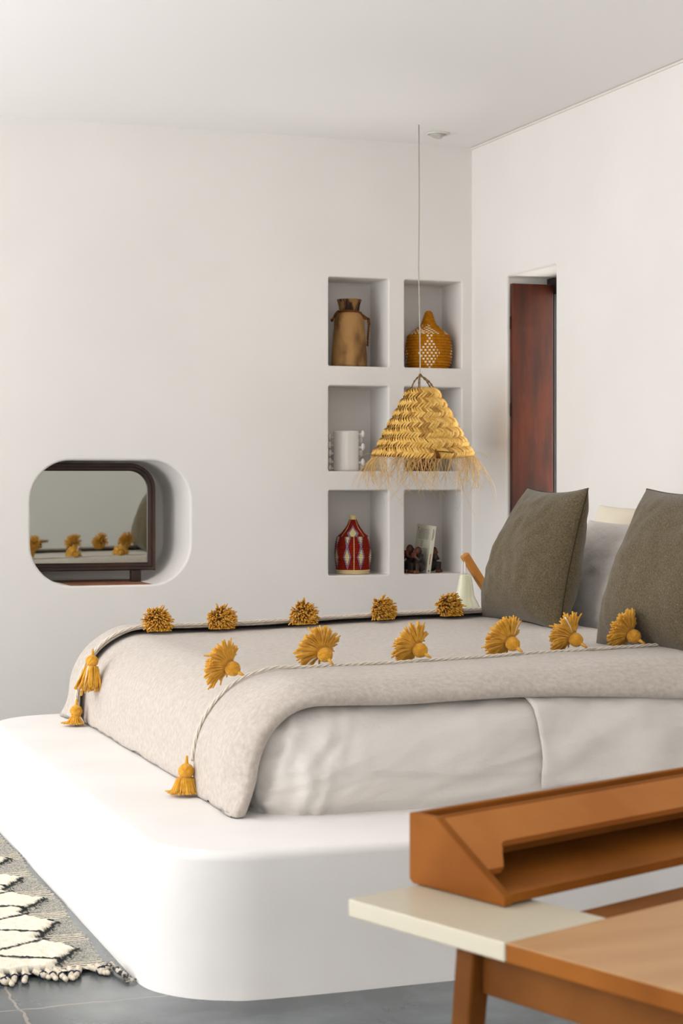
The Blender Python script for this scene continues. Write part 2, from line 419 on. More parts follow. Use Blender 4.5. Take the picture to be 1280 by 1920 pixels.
def sheet(name, m, fn, nu, nv, thick, label, cat):
    vs = []; fs = []
    for i in range(nu+1):
        for j in range(nv+1): vs.append(fn(i/nu, j/nv))
    fs = [(i*(nv+1)+j, (i+1)*(nv+1)+j, (i+1)*(nv+1)+j+1, i*(nv+1)+j+1) for i in range(nu) for j in range(nv)]
    b = MB(); b.add(vs, fs); o = b.build(name, m)
    if thick:
        s = o.modifiers.new('thick', 'SOLIDIFY'); s.thickness = thick; s.offset = 0; s.use_rim = True
    tag(o, label, cat); return o
# white duvet folded over the near side at the head
def duv(u, v):
    x = 1.985+u*1.35
    y = 5.98-(5.98-3.91)*v
    ylim = 3.972-.02*nz(x, 0, 3, 3)
    if v > .8: y = max(y, ylim - .0*u)
    yy = 5.98-(5.98-ylim)*v
    e = sm(.1, 0, u)
    p, nr = drape(x+.02*sm(.6, 1, v)*(1-e*0)+.012*nz(0, yy, 1, 7)*e, yy, .014, .02)
    hang = sm(4.28, 4.1, yy)
    d = hang*(.008+.016*nz(p.x*1.6+p.z, p.z*2.0, 3, 4)+.012*nz(p.x*3-p.z*4, p.z*3, 7, 3)+.012*abs(nz(p.x*2+p.z*3, p.z*5, 11, 5)))+.003*nz(p.x, p.y, 2, 6)
    d += hang*e*.004*math.sin(p.z*60)
    return p+nr*max(d, 0)
sheet('duvet', M_white_cloth, duv, 110, 160, .008, 'white duvet corner hanging over the near side of the mattress, under the blanket', 'duvet')

# wool blanket: one cloth, folded back along both long sides
XH = 2.80
YCN, YCF = 4.52, 5.965        # lines of the corded edges
def yfold(xf, near=True):
    t = sm(1.42, 1.08, xf)
    if near: return CyN-(.078+.010*nz(xf, 0, 1, 2)+.090*t)-.055*sm(1.75, 2.7, xf)
    return CyF+(.10+.09*t)
prof = []
NT = 10
def blanket_pts():
    rows = []
    U = [i/150 for i in range(151)]
    for u in U:
        xf = XH+.03 - u*(XH+.03-1.10)
        row = []
        yn, yf = yfold(xf), yfold(xf, False)
        seg = []
        def cordy(near): return (YCN if near else YCF)+.006*nz(xf, 0, 8, 4)
        # folded near strip: cord -> fold
        a, bb = cordy(True), yn
        for i in range(22): seg.append((a+(bb-a)*i/21, .052, 0))
        for i in range(1, 6):
            q = PI*i/6; seg.append((bb-.011*math.sin(q), .052-.011*(1-math.cos(q)), 0))
        c_, d_ = yn, yf
        for i in range(60): seg.append((c_+(d_-c_)*i/59, .030, 1))
        for i in range(1, 6):
            q = PI*i/6; seg.append((d_+.011*math.sin(q), .030+.011*(1-math.cos(q)), 0))
        a2 = cordy(False)
        for i in range(14): seg.append((d_+(a2-d_)*i/13, .052, 0))
        for (y, n, l) in seg:
            xe = xf
            # waviness of the lower hem
            p, nr = drape(xe, y, n, .04, rs=2)
            d = .0022*nz(p.x, p.y, p.z, 9)+.0035*nz(p.x, p.y, p.z, 3.5)
            if n > .04: d += .002+.0035*abs(nz(xf, y, 3, 5))
            dn = nr*d; row.append(p+dn)
        rows.append(row)
    return rows
rows = blanket_pts()
b = MB(); k = len(rows[0]); b.add([p for r_ in rows for p in r_], [(i*k+j, (i+1)*k+j, (i+1)*k+j+1, i*k+j+1) for i in range(len(rows)-1) for j in range(k-1)])
blanket = b.build('wool_blanket', M_wool)
s_ = blanket.modifiers.new('thick', 'SOLIDIFY'); s_.thickness = .008; s_.offset = 0
tag(blanket, 'heather beige woollen blanket with folded-back corded edges draped over the bed', 'blanket')
def cord(y, near):
    b = MB(); pts = []
    for i in range(400):
        xf = XH-i/399*(XH-1.185-(.012 if near else 0)); yy = y+.006*nz(xf, 0, 8, 4)+.004*nz(xf, 0, 3, 14)
        p, nr = drape(xf, yy, .062+.002*nz(xf, 1, 3, 12), .04, rs=2); pts.append((p, nr))
    for ph in (0, 2*PI/3, 4*PI/3):
        q = []
        for i, (p, nr) in enumerate(pts):
            t = (pts[min(i+1, 399)][0]-pts[max(i-1, 0)][0]).normalized(); s2 = nr.cross(t)
            a = i*.42+ph; q.append(p+nr*.0028*math.cos(a)+s2*.0028*math.sin(a))
        b.tube(q, .0026, 5)
    # loose frayed loops
    for _ in range(7):
        i = rnd.randrange(60, 330); p, nr = pts[i]; t = (pts[i+1][0]-p).normalized()
        q = [p+t*.012*j+Vector((0, rnd.uniform(-.006, .006), 0))+nr*.003 for j in range(7)]; b.tube(q, .0016, 4)
    o = b.build('edge_cord', M_cord, blanket); return o
cord(YCN+.002, True); cord(YCF-.002, False)

# ------------------------------------------------------------------ tassels
def bez(p0, d0, L, droop, side, n=6, floorfn=None):
    pts = [Vector(p0)]; d = Vector(d0).normalized(); st = L/n
    for i in range(n):
        d = (d+Vector((0, 0, -droop/n))+side*(1/n)).normalized(); q = pts[-1]+d*st
        if floorfn: q = floorfn(q)
        pts.append(q)
    return pts
def tassel(loc, axis, cone, L, seed, label, group, droop=.6, hr=.0195, ns=110, floorfn=None, bw_=.62):
    r = random.Random(seed); ax = Vector(axis).normalized(); loc = Vector(loc)
    t = thing('tassel', loc, label, 'tassel', group)
    T = ax.to_track_quat('Z', 'Y').to_matrix().to_4x4()
    hc = loc+ax*hr*.9
    # wound head
    b = MB(); b.ball(hc, (hr, hr, hr*1.05), 20, 0, T)
    for i in range(10):
        q0 = r.uniform(0, 2*PI); ti = r.uniform(.3, 1.2); a = Vector((math.cos(q0)*math.sin(ti), math.sin(q0)*math.sin(ti), math.cos(ti)))
        e1 = a.orthogonal().normalized(); e2 = a.cross(e1)
        b.tube([hc+(e1*math.cos(PI*2*j/16)+e2*math.sin(PI*2*j/16))*hr*1.01 for j in range(17)], .0013, 4)
    b.build('yarn_head', M_yarn, t)
    # tie
    b = MB(); e1 = ax.orthogonal().normalized(); e2 = ax.cross(e1); nc = loc+ax*hr*1.72
    b.tube([nc+(e1*math.cos(PI*2*j/14)+e2*math.sin(PI*2*j/14))*hr*.78 for j in range(15)], .0019, 5)
    b.build('neck_tie', M_yarn, t)
    b = MB(); b.tube([loc-ax*.022, loc-ax*.008, loc+ax*.004], [.0028, .0045, .006], 6); b.build('loop', M_yarn, t)
    b = MB(); w_ = MB()
    for i in range(ns):
        cz = 1-r.random()*(1-math.cos(cone)); a = math.acos(cz); q = r.uniform(0, 2*PI)
        d = (e1*math.cos(q)+e2*math.sin(q))*math.sin(a)+ax*math.cos(a)
        p0 = nc+(e1*math.cos(q)+e2*math.sin(q))*hr*bw_*min(1, a/cone+.15)
        side = Vector((r.uniform(-.35, .35), r.uniform(-.35, .35), r.uniform(-.25, .3)))
        LL = L*r.uniform(.82, 1.06)*(1.18 if r.random() < .05 else 1)
        pts = bez(p0, d, LL, droop*r.uniform(.6, 1.3), side, 6, floorfn)
        (w_ if i % 61 == 5 else b).tube(pts, [.0021, .0025, .0026, .0026, .0026, .0026, .0022], 5)
    sk = b.build('skirt', M_yarn, t)
    if w_.v: tag(w_.build('white_strand', M_whyarn, sk), 'white yarn strands')['kind'] = 'stuff'
    return t
def topfloor(off=.052):
    def f(q):
        zz = topz(q.x)+off-.004
        if q.x > Cx and CyN < q.y < CyF+.05: q = Vector((q.x, q.y, max(q.z, zz)))
        return q
    return f
far_l = ['leftmost', 'second from the left', 'middle one', 'second from the right', 'rightmost, beside the lamp']
gf = 'mustard tassels along the far edge of the blanket'
for i, x in enumerate((1.50, 1.715, 2.015, 2.285, 2.54)):
    tassel((x, 5.99, topz(x)+.074), (rnd.uniform(-.25, .25), -1, .12), .62, .052, 100+i,
           'mustard yarn tassel on the far blanket edge, %s' % far_l[i], gf, .35, hr=.017, ns=300, floorfn=topfloor(), bw_=1.25)
gn = 'mustard tassels along the near edge of the blanket'
near_l = ['mustard yarn tassel at the near foot corner, leftmost of the near row', 'mustard yarn tassel on the near blanket edge, second from the left',
          'mustard yarn tassel on the near blanket edge, third from the left', 'mustard yarn tassel on the near blanket edge below the left olive cushion',
          'mustard yarn tassel on the near blanket edge between the two olive cushions', 'mustard yarn tassel in front of the right olive cushion, rightmost of the near row']
for i, (x, ax) in enumerate(((1.385, (-.55, .6, .40)), (1.60, (-.25, .75, .55)), (1.872, (-.45, .75, .45)), (2.142, (-.35, .75, .5)), (2.335, (-.5, .7, .5)), (2.515, (-.5, .7, .5)))):
    p, nr = drape(x, 4.535, .078, .1)
    tassel(p, ax, 1.08, .053, 200+i, near_l[i], gn, .5, ns=240, floorfn=topfloor(), bw_=.95)
def wallfloor(xm, zm=.331):
    def f(q): return Vector((min(q.x, xm), q.y, max(q.z, zm)))
    return f
tassel((1.248, 5.805, .558), (-.10, -.1, -1), .42, .078, 301, 'mustard yarn tassel hanging on the foot of the bed, upper of the far pair', 'mustard tassels hanging at the foot of the bed', .8, ns=190, floorfn=wallfloor(1.265), bw_=1.0)
tassel((1.222, 5.93, .385), (-.05, -.1, -1), .85, .058, 302, 'mustard yarn tassel resting on the white platform, lower of the far pair', 'mustard tassels hanging at the foot of the bed', .6, ns=120, floorfn=wallfloor(1.24))
tassel((1.212, 4.515, .400), (-.05, -.0, -1), .42, .070, 303, 'mustard yarn tassel hanging from the near corner of the blanket above the platform', 'mustard tassels hanging at the foot of the bed', .9, ns=190, floorfn=wallfloor(1.262), bw_=1.05)

# ------------------------------------------------------------------ cushions and pillows
def cushion(name, m, center, w_, h_, t_, rot, label, cat, piping=None, sag=.0, seed=1, corner=.07, group=None, wr=.006, taper=0):
    """local: x = width, z = height, y = thickness; rot = Matrix"""
    c = thing(name, center, label, cat, group)
    n = 44; b = MB()
    def pt(u, v, s):
        e = 1-corner*(1-v**2); f = 1-corner*(1-u**2)
        x = w_/2*u*e*(1-taper*(v+1)/2); z = h_/2*v*f
        th = t_/2*((1-abs(u)**2.6)**.55)*((1-abs(v)**2.6)**.55)
        th *= 1+.18*nz(u, v, seed+s, 1.3)-sag*v
        edge = min(1, 4*(1-max(abs(u), abs(v))))
        th += wr*nz(u*3+seed, v*3, s, 1.8)*edge+wr*.6*abs(nz(u*7, v*2.5+seed, s, 1.5))*edge
        return Vector((x, s*max(th, 0), z))
    N = n+1
    def q(i): return math.sin((i/n*2-1)*PI/2*.96)/math.sin(PI/2*.96)
    for s in (-1, 1):
        vs = [rot @ pt(q(i), q(j), s)+Vector(center) for i in range(N) for j in range(N)]
        fs = [(i*N+j, (i+1)*N+j, (i+1)*N+j+1, i*N+j+1) for i in range(n) for j in range(n)]
        if s > 0: fs = [f[::-1] for f in fs]
        b.add(vs, fs)
    o = b.build('cover', m, c); 
    bm = bmesh.new(); bm.from_mesh(o.data); bmesh.ops.remove_doubles(bm, verts=bm.verts, dist=.0004); bmesh.ops.recalc_face_normals(bm, faces=bm.faces); bm.to_mesh(o.data); bm.free()
    if piping:
        pts = []
        for k_ in range(4):
            for i in range(24):
                t = i/24*2-1
                u, v = [(t, -1), (1, t), (-t, 1), (-1, -t)][k_]; pts.append(rot @ pt(u, v, 1)+Vector(center))
        pts.append(pts[0]); b = MB(); b.tube(pts, .0022, 5, cap=False); b.build('piping', piping, c)
    return c
def rotm(yaw, lean, roll=0):
    # local y is thickness axis; -y is the face looking away from the headboard (-X world)
    return (Matrix.Rotation(yaw, 3, 'Z') @ Matrix.Rotation(lean, 3, 'X') @ Matrix.Rotation(roll, 3, 'Y'))
M_seam = mat('dark_seam', (58, 50, 37), .9, .1)
g_ol = 'olive tweed cushions leaning at the head of the bed'
cushion('tweed_cushion', M_tweed, (2.772, 5.70, .858), .61, .49, .22, rotm(-PI/2, math.radians(-17), 0), 'olive brown tweed cushion leaning at the head of the bed, left of the two', 'cushion', M_seam, .15, 3, .075, g_ol, .008, .24)
cushion('tweed_cushion', M_tweed, (2.662, 4.60, .858), .68, .49, .22, rotm(-PI/2, math.radians(-16), 0), 'olive brown tweed cushion at the right edge of the photo, nearer the camera', 'cushion', M_seam, .15, 8, .075, g_ol, .006, .2)
cushion('bed_pillow', M_white_cloth, (3.02, 5.64, .765), .68, .46, .19, rotm(-PI/2, math.radians(-24), 0), 'white cotton bed pillow between the two olive cushions', 'pillow', None, .1, 5, .06, None, .007)
cushion('bed_pillow', M_cream_cloth, (3.25, 5.95, .805), .68, .46, .17, rotm(-PI/2, math.radians(-18), 0), 'cream bed pillow behind the white pillow, against the wall', 'pillow', None, .1, 6, .05, None, .009)

# ------------------------------------------------------------------ bedside lamp
M_lampwood = mat('honey_wood', (206, 142, 62), .4, .4, (190, 122, 48), 8, stretch=(1, 1, .3))
lp = thing('reading_lamp', (3.17, 7.0, 0), 'reading lamp with slanted honey wood arm and pale green glass shade beside the wall', 'lamp')
b = MB(); b.lathe([(.11, 0), (.11, .018), (.10, .025), (.02, .028)], (3.185, 7.0, 0), 32); b.build('base', M_lampwood, lp)
b = MB(); b.box(3.175, 3.197, 6.99, 7.01, .026, .655); b.build('post', M_lampwood, lp, smooth=False, bevel=.003)
def slat(p0, p1, w_, t_):
    p0, p1 = Vector(p0), Vector(p1); d = (p1-p0); L_ = d.length; d.normalize(); yv = Vector((0, 1, 0)); nv = yv.cross(d).normalized()
    T = Matrix((d, yv, nv)).transposed().to_4x4(); T.translation = p0
    b = MB(); b.box(0, L_, -t_/2, t_/2, -w_/2, w_/2, 0, T); return b
slat((3.062, 6.992, .812), (3.205, 6.992, .60), .034, .034).build('arm', M_lampwood, lp, smooth=False, bevel=.006)
b = MB(); b.tube([(3.172, 6.965, .645), (3.172, 7.02, .645)], .007, 10); b.ball((3.172, 6.962, .645), .010, 10); b.build('wing_nut', M_dark, lp)
b = MB(); b.tube([(3.064, 6.99, .80), (3.064, 6.985, .76), (3.062, 6.98, .725)], .0035, 8); b.build('cord', M_whyarn, lp)
M_shade = mat('pale_celadon_glass', (222, 221, 190), .25, .5)
M_shade.node_tree.nodes['Principled BSDF'].inputs['Transmission Weight'].default_value = .25
M_shade.node_tree.nodes['Principled BSDF'].inputs['Subsurface Weight'].default_value = .0
b = MB(); b.lathe([(.012, .731), (.021, .730), (.0235, .726), (.029, .700), (.0345, .668), (.0375, .645), (.042, .632), (.052, .615), (.060, .597), (.066, .575), (.068, .545), (.064, .545), (.062, .57)], (3.062, 6.98, 0), 40, capb=False, capt=False)
b.build('lamp_shade', M_shade, lp)

# ------------------------------------------------------------------ wall niche objects
# 1 wooden jug
M_jug = mat('weathered_wood', (172, 130, 80), .75, .2, (92, 62, 36), 11, 9, (.42, .66), stretch=(1, 1, .5), bump=.4, bscale=40)
M_jugn = mat('stained_wood', (142, 106, 62), .7, .2, (46, 26, 18), 22, 4, (.45, .55), stretch=(1, 1, .35))
M_rope = mat('brown_rope', (124, 78, 36), .9, .1, (92, 56, 26), 80, bump=.8, bscale=200)
jc = Vector((3.093, 8.46, 1.670))
j = thing('wooden_jug', jc, 'weathered brown wooden milk jug with flared neck and rope in the top left niche', 'jug')
def wobp(prof, s): return [(r*(1+.02*nz(z*9, s)), z) for r, z in prof]
b = MB(); b.lathe(wobp([(.078, 0), (.085, .004), (.0865, .012), (.086, .05), (.0835, .10), (.0805, .15), (.077, .19), (.0762, .191), (.0758, .195), (.0745, .225), (.071, .243), (.066, .256), (.060, .264), (.052, .270)], 1), jc, 56)
b.build('body', M_jug, j)
b = MB(); b.lathe([(.050, .268), (.049, .280), (.0515, .30), (.056, .318), (.0605, .330), (.0605, .333), (.055, .333), (.049, .305), (.044, .275)], jc, 48, capt=False, capb=False); b.build('neck', M_jugn, j)
def twist(mb, pts, r, k=2, rate=.9):
    pts = [Vector(p) for p in pts]; n = len(pts)
    for ph in range(k):
        q = []
        for i in range(n):
            t = (pts[min(i+1, n-1)]-pts[max(i-1, 0)]).normalized(); a = t.orthogonal() if abs(t.z) > .9 else t.cross(Vector((0, 0, 1))).normalized(); a.normalize(); c = t.cross(a)
            an = i*rate+ph*2*PI/k; q.append(pts[i]+a*math.cos(an)*r*.6+c*math.sin(an)*r*.6)
        mb.tube(q, r*.75, 6)
def dense(pts, n):
    pts = [Vector(p) for p in pts]; out = []
    for i in range(len(pts)-1):
        p0 = pts[max(i-1, 0)]; p1 = pts[i]; p2 = pts[i+1]; p3 = pts[min(i+2, len(pts)-1)]
        for k_ in range(n):
            t = k_/n; out.append(.5*((2*p1)+(-p0+p2)*t+(2*p0-5*p1+4*p2-p3)*t*t+(-p0+3*p1-3*p2+p3)*t**3))
    out.append(pts[-1]); return out
b = MB()
twist(b, [jc+Vector((.057*math.cos(a), .057*math.sin(a), .272-.004*math.cos(a))) for a in [2*PI*i/60 for i in range(61)]], .0035)
tl = Vector((.93, -.37, 0))
def jp(x, z, d=0): return jc+tl*x+Vector((-.37, -.93, 0))*d+Vector((0, 0, z))
twist(b, dense([jp(-.052, .272, .02), jp(-.066, .262, .02), jp(-.076, .243, .01), jp(-.086, .228, .01)], 8), .005)
twist(b, dense([jp(.048, .268, .03), jp(.064, .256, .03), jp(.078, .245, .02), jp(.090, .238, .0), jp(.096, .225, 0), jp(.094, .19, 0), jp(.091, .15, 0), jp(.089, .105, 0)], 12), .0048)
for p in (jp(.072, .246, .02), jp(.080, .240, .015), jp(.094, .236, 0), jp(.095, .224, 0), jp(.096, .214, 0), jp(-.084, .232, .01), jp(-.058, .268, .02)): b.ball(p, .0085, 10)
b.build('rope', M_rope, j)

# 2 mustard coiled basket
M_must = mat('mustard_coil', (190, 124, 14), .85, .15, (168, 102, 8), 60, bump=.5, bscale=240, stretch=(1, 1, 1))
M_bw = mat('cream_stitch', (232, 220, 188), .85, .1)
CAMA = math.radians(247.5)
def adiff(a, b_): return (a-b_+PI) % (2*PI)-PI
def coilprof(pts, n, bulge):
    """interpolate a profile, adding one round coil per step"""
    out = []
    L_ = [0]
    for p, q in zip(pts, pts[1:]): L_.append(L_[-1]+math.hypot(q[0]-p[0], q[1]-p[1]))
    def at(s):
        for i in range(len(pts)-1):
            if s <= L_[i+1]+1e-9:
                t = (s-L_[i])/max(L_[i+1]-L_[i], 1e-9); p, q = pts[i], pts[i+1]
                d = (q[0]-p[0], q[1]-p[1]); m_ = math.hypot(*d)
                return p[0]+d[0]*t, p[1]+d[1]*t, d[1]/m_, -d[0]/m_
        return pts[-1]+(1, 0)
    for i in range(n):
        for k_ in range(6):
            f = k_/6; x, z, nx, nz_ = at(L_[-1]*(i+f)/n); q = bulge*(abs(math.sin(PI*f))**.6)-bulge*.3
            out.append((x+nx*q, z+nz_*q))
    x, z, nx, nz_ = at(L_[-1]); out.append((x, z)); return out
bc = Vector((3.516, 8.468, 1.670))
bk = thing('mustard_basket', bc, 'mustard yellow coiled basket with pointed lid and white checks in the top right niche', 'basket')
NS = 12
def fn_must(a, z, i):
    row = i//6
    for ca in (CAMA, CAMA+PI/2*.98, CAMA-PI/2*.98, CAMA+PI):
        d = adiff(a, ca)*57.3; cell = 5.3; half = {0: .5, 1: 1, 2: 1.5, 3: 2, 4: 2.5, 5: 3, 6: 2.5, 7: 2, 8: 1.5, 9: 1, 10: .5, 11: 1}.get(row, 0)
        if abs(d) < half*cell*2*.82+1:
            ph = (d/cell+(.5 if row % 2 else 0)) % 1.0
            ph2 = ((d+(cell*.9 if row % 2 else 0)) % (cell*1.8))/(cell*1.8)
            if ph2 < .5 and (i % 6) not in (0, 5): return 1
    return 0
b = MB(); pr = coilprof([(.092, 0), (.108, .03), (.114, .07), (.113, .11), (.107, .15), (.104, .168)], NS, .0075)
b.lathe(pr, bc, 144, fn_must); b.build('body', [M_must, M_bw], bk)
def fn_lid(a, z, i):
    row = i//5
    for ca in (CAMA-.05, CAMA+1.45, CAMA-1.45, CAMA-.75):
        d = adiff(a, ca)*57.3; t = (z-.170)/.055
        if 0 < t < 1 and abs(d) < 33*(1-t)+2:
            if (int(d//(6+10*t))+i//6) % 2 == 0 and (i % 6) not in (0, 5): return 1
    return 0
b = MB(); pr = coilprof([(.102, .168), (.080, .186), (.052, .208), (.036, .224), (.028, .245), (.022, .265), (.015, .284), (.004, .290)], 15, .0055)
b.lathe(pr, bc, 144, fn_lid); b.build('lid', [M_must, M_bw], bk)

# 3 white ceramic vase with knobs
M_cer = mat('white_glaze', (240, 236, 230), .18, .5)
vc = Vector((3.080, 8.47, 1.163))
v_ = thing('ceramic_vase', vc, 'white glazed cylinder vase with rows of round knobs in the middle left niche', 'vase')
b = MB(); b.lathe([(.058, 0), (.062, .003), (.063, .01), (.062, .10), (.0625, .19), (.0615, .197), (.058, .197), (.057, .19), (.057, .02)], vc, 56, capt=False); vb_ = b.build('body', M_cer, v_)
tl = Vector((.93, -.37, 0)); 
for s, zs in ((1, (.178, .115, .040)), (1, (.150, .085, .020)), (-1, (.165, .125, .085, .045, .012))):
    for q, zz in enumerate(zs):
        dv = tl*s; rr = .082 if s > 0 else .079
        if zs[0] == .150: dv = (tl+Vector((.37, .93, 0))*.6).normalized(); rr = .080
        b = MB(); b.tube([vc+dv*.058+Vector((0, 0, zz)), vc+dv*rr+Vector((0, 0, zz+.004))], .0065, 8)
        T = Matrix.Rotation(math.atan2(dv.y, dv.x), 4, 'Z')
        b.ball(vc+dv*rr+Vector((0, 0, zz+.004)), (.010, .016, .019), 14, 0, T); b.build('knob', M_cer, vb_)

# 4 brown pot, mostly behind the pendant shade
M_pot = mat('red_brown_glaze', (112, 44, 22), .3, .5, (92, 34, 16), 12)
pc = Vector((3.49, 8.48, 1.163))
pt_ = thing('brown_pot', pc, 'glossy red-brown pot in the middle right niche, behind the straw lampshade', 'pot')
b = MB(); b.lathe([(.062, 0), (.068, .006), (.074, .03), (.078, .06), (.076, .09), (.066, .115), (.05, .13), (.048, .15), (.054, .16), (.048, .16), (.043, .145)], pc, 48, capt=False); b.build('body', M_pot, pt_)
b = MB()
for a_ in range(10):
    q = 2*PI*a_/10+.15; b.tube([pc+Vector((math.cos(q)*r_, math.sin(q)*r_, z_)) for r_, z_ in ((.0685, .006), (.0745, .03), (.0785, .06), (.0765, .09))], .0012, 4)
b.build('stripe', mat('ochre_slip', (190, 110, 54), .4), pt_)

# 5 red basket
M_red = mat('brick_red_coil', (146, 38, 18), .85, .1, (124, 28, 14), 70, bump=.5, bscale=240)
M_str = mat('pale_straw', (222, 200, 150), .8, .1, bump=.4, bscale=200)
M_grn = mat('green_stitch', (62, 106, 84), .85); M_vio = mat('violet_stitch', (158, 136, 186), .85)
rc = Vector((3.116, 8.47, .660))
rb = thing('red_basket', rc, 'red lidded coiled basket with cream diamonds in the bottom left niche', 'basket')
RA = math.radians(249)
def dia(a, z, ca, cz, hw, hz, gw):
    d = abs(adiff(a, ca)*57.3)/hw+abs(z-cz)/hz
    if d < .95: return 1
    if d < .95+gw: return 2
    if d < .95+gw*2.1: return 3
    return 0
def fn_red(a, z, i):
    if i//6 < 2: return 1
    for k_ in range(8):
        ca = RA-math.radians(18)+k_*PI/4
        for cz, hz in ((.085, .043), (.190, .046)):
            q = dia(a, z, ca, cz, 8.5, hz, .24)
            if q: return q
        if k_ % 4 == 0 and abs(adiff(a, ca+PI/8))*57.3 < 1.2: return 1
    return 0
b = MB(); pr = coilprof([(.078, .0), (.080, .010), (.083, .04), (.0875, .08), (.0885, .11), (.086, .145), (.079, .178), (.076, .183)], 17, .0048)
b.lathe(pr, rc, 160, fn_red); b.build('body', [M_red, M_str, M_grn, M_vio], rb)
def fn_rlid(a, z, i):
    for k_ in range(4):
        ca = RA+k_*PI/2
        q = dia(a, z, ca, .202, 19, .027, .22)
        if q: return q
        if abs(adiff(a, ca+PI/4))*57.3 < 1.6+max(0, (z-.2))*60: return 1
        if abs(adiff(a, ca+PI/4-.9))*57.3 < 0: return 1
    return 0
b = MB(); pr = coilprof([(.075, .184), (.072, .188), (.050, .210), (.035, .227), (.026, .243), (.017, .266)], 12, .003)
b.lathe(pr, rc, 160, fn_rlid); b.build('lid', [M_red, M_str, M_grn, M_vio], rb)
b = MB(); b.lathe(coilprof([(.0165, .265), (.0155, .276), (.0145, .289), (.004, .2905)], 4, .0015), rc, 32); tag(b.build('lid_knob', M_str, rb), 'pale straw knob')

# 6 book and carved monkeys
M_paper = mat('paper', (232, 228, 208), .7, .2); M_ink = mat('printing_ink', (92, 88, 80), .8); M_redink = mat('red_ink', (196, 64, 44), .8)
M_pages = mat('page_block', (238, 232, 214), .9)
BL = Matrix.Translation(Vector((3.476, 8.405, .660))) @ Matrix.Rotation(math.radians(7.2), 4, 'Y') @ Matrix.Rotation(math.radians(2), 4, 'X') @ Matrix.Rotation(math.radians(9), 4, 'Z')
bkk = thing('book', (3.476, 8.405, .660), 'cream paperback book leaning upright between carved wooden monkeys in a niche', 'book')
bw, bh, bt = .138, .236, .025
b = MB(); b.box(0, .0012, 0, bw, 0, bh, 0, BL); b.box(bt-.0012, bt, 0, bw, 0, bh, 0, BL); b.box(0, bt, -.001, .001, 0, bh, 0, BL); bcov = b.build('cover', M_paper, bkk, smooth=False)
b = MB(); b.box(.0014, bt-.0014, .002, bw-.003, .002, bh-.003, 0, BL); b.build('page_block', M_pages, bkk, smooth=False)
b = MB(); z = bh-.022
for i in range(34):
    if i in (10, 17): z -= .005; continue
    short = 10 < i < 17
    y1 = bw-.020 if i > 1 else bw-.034; y1 = y1-(.03 if short else 0); y0 = .016+(.05 if short else rnd.uniform(0, .008))
    y = y0
    while y < y1:
        wl = rnd.uniform(.003, .011); b.box(-.0004, 0, y, min(y+wl, y1), z, z+.0017, 0, BL); y += wl+.0016
    z -= .0054
b.build('back_cover_text', M_ink, bcov, smooth=False)['kind'] = 'stuff'
b = MB(); b.box(-.0005, 0, bw-.021, bw-.010, bh-.0185, bh-.0155, 0, BL); b.box(-.0005, 0, bw-.0168, bw-.0142, bh-.032, bh-.0185, 0, BL); tag(b.build('initial_letter', M_redink, bcov, smooth=False), 'red letter T')
b = MB()
for (x0, x1, z0, z1, k_) in ((.008, .0115, .165, .222, 9), (.014, .0165, .175, .215, 7)):
    b = MB()
    for i in range(k_):
        zz = z0+(z1-z0)*i/k_; b.box(x0, x1, -.0018, -.001, zz, zz+(z1-z0)/k_*.62, 0, BL)
    b.build('spine_text', M_ink, bcov, smooth=False)
b = MB(); b.box(.010, .016, -.0018, -.001, .008, .016, 0, BL); b.build('spine_mark', M_ink, bcov, smooth=False)
b = MB()
for i in range(8): b.box(.010, .0145, -.0018, -.001, .045+i*.0065, .0495+i*.0065, 0, BL)
b.build('spine_title', M_redink, bcov, smooth=False)

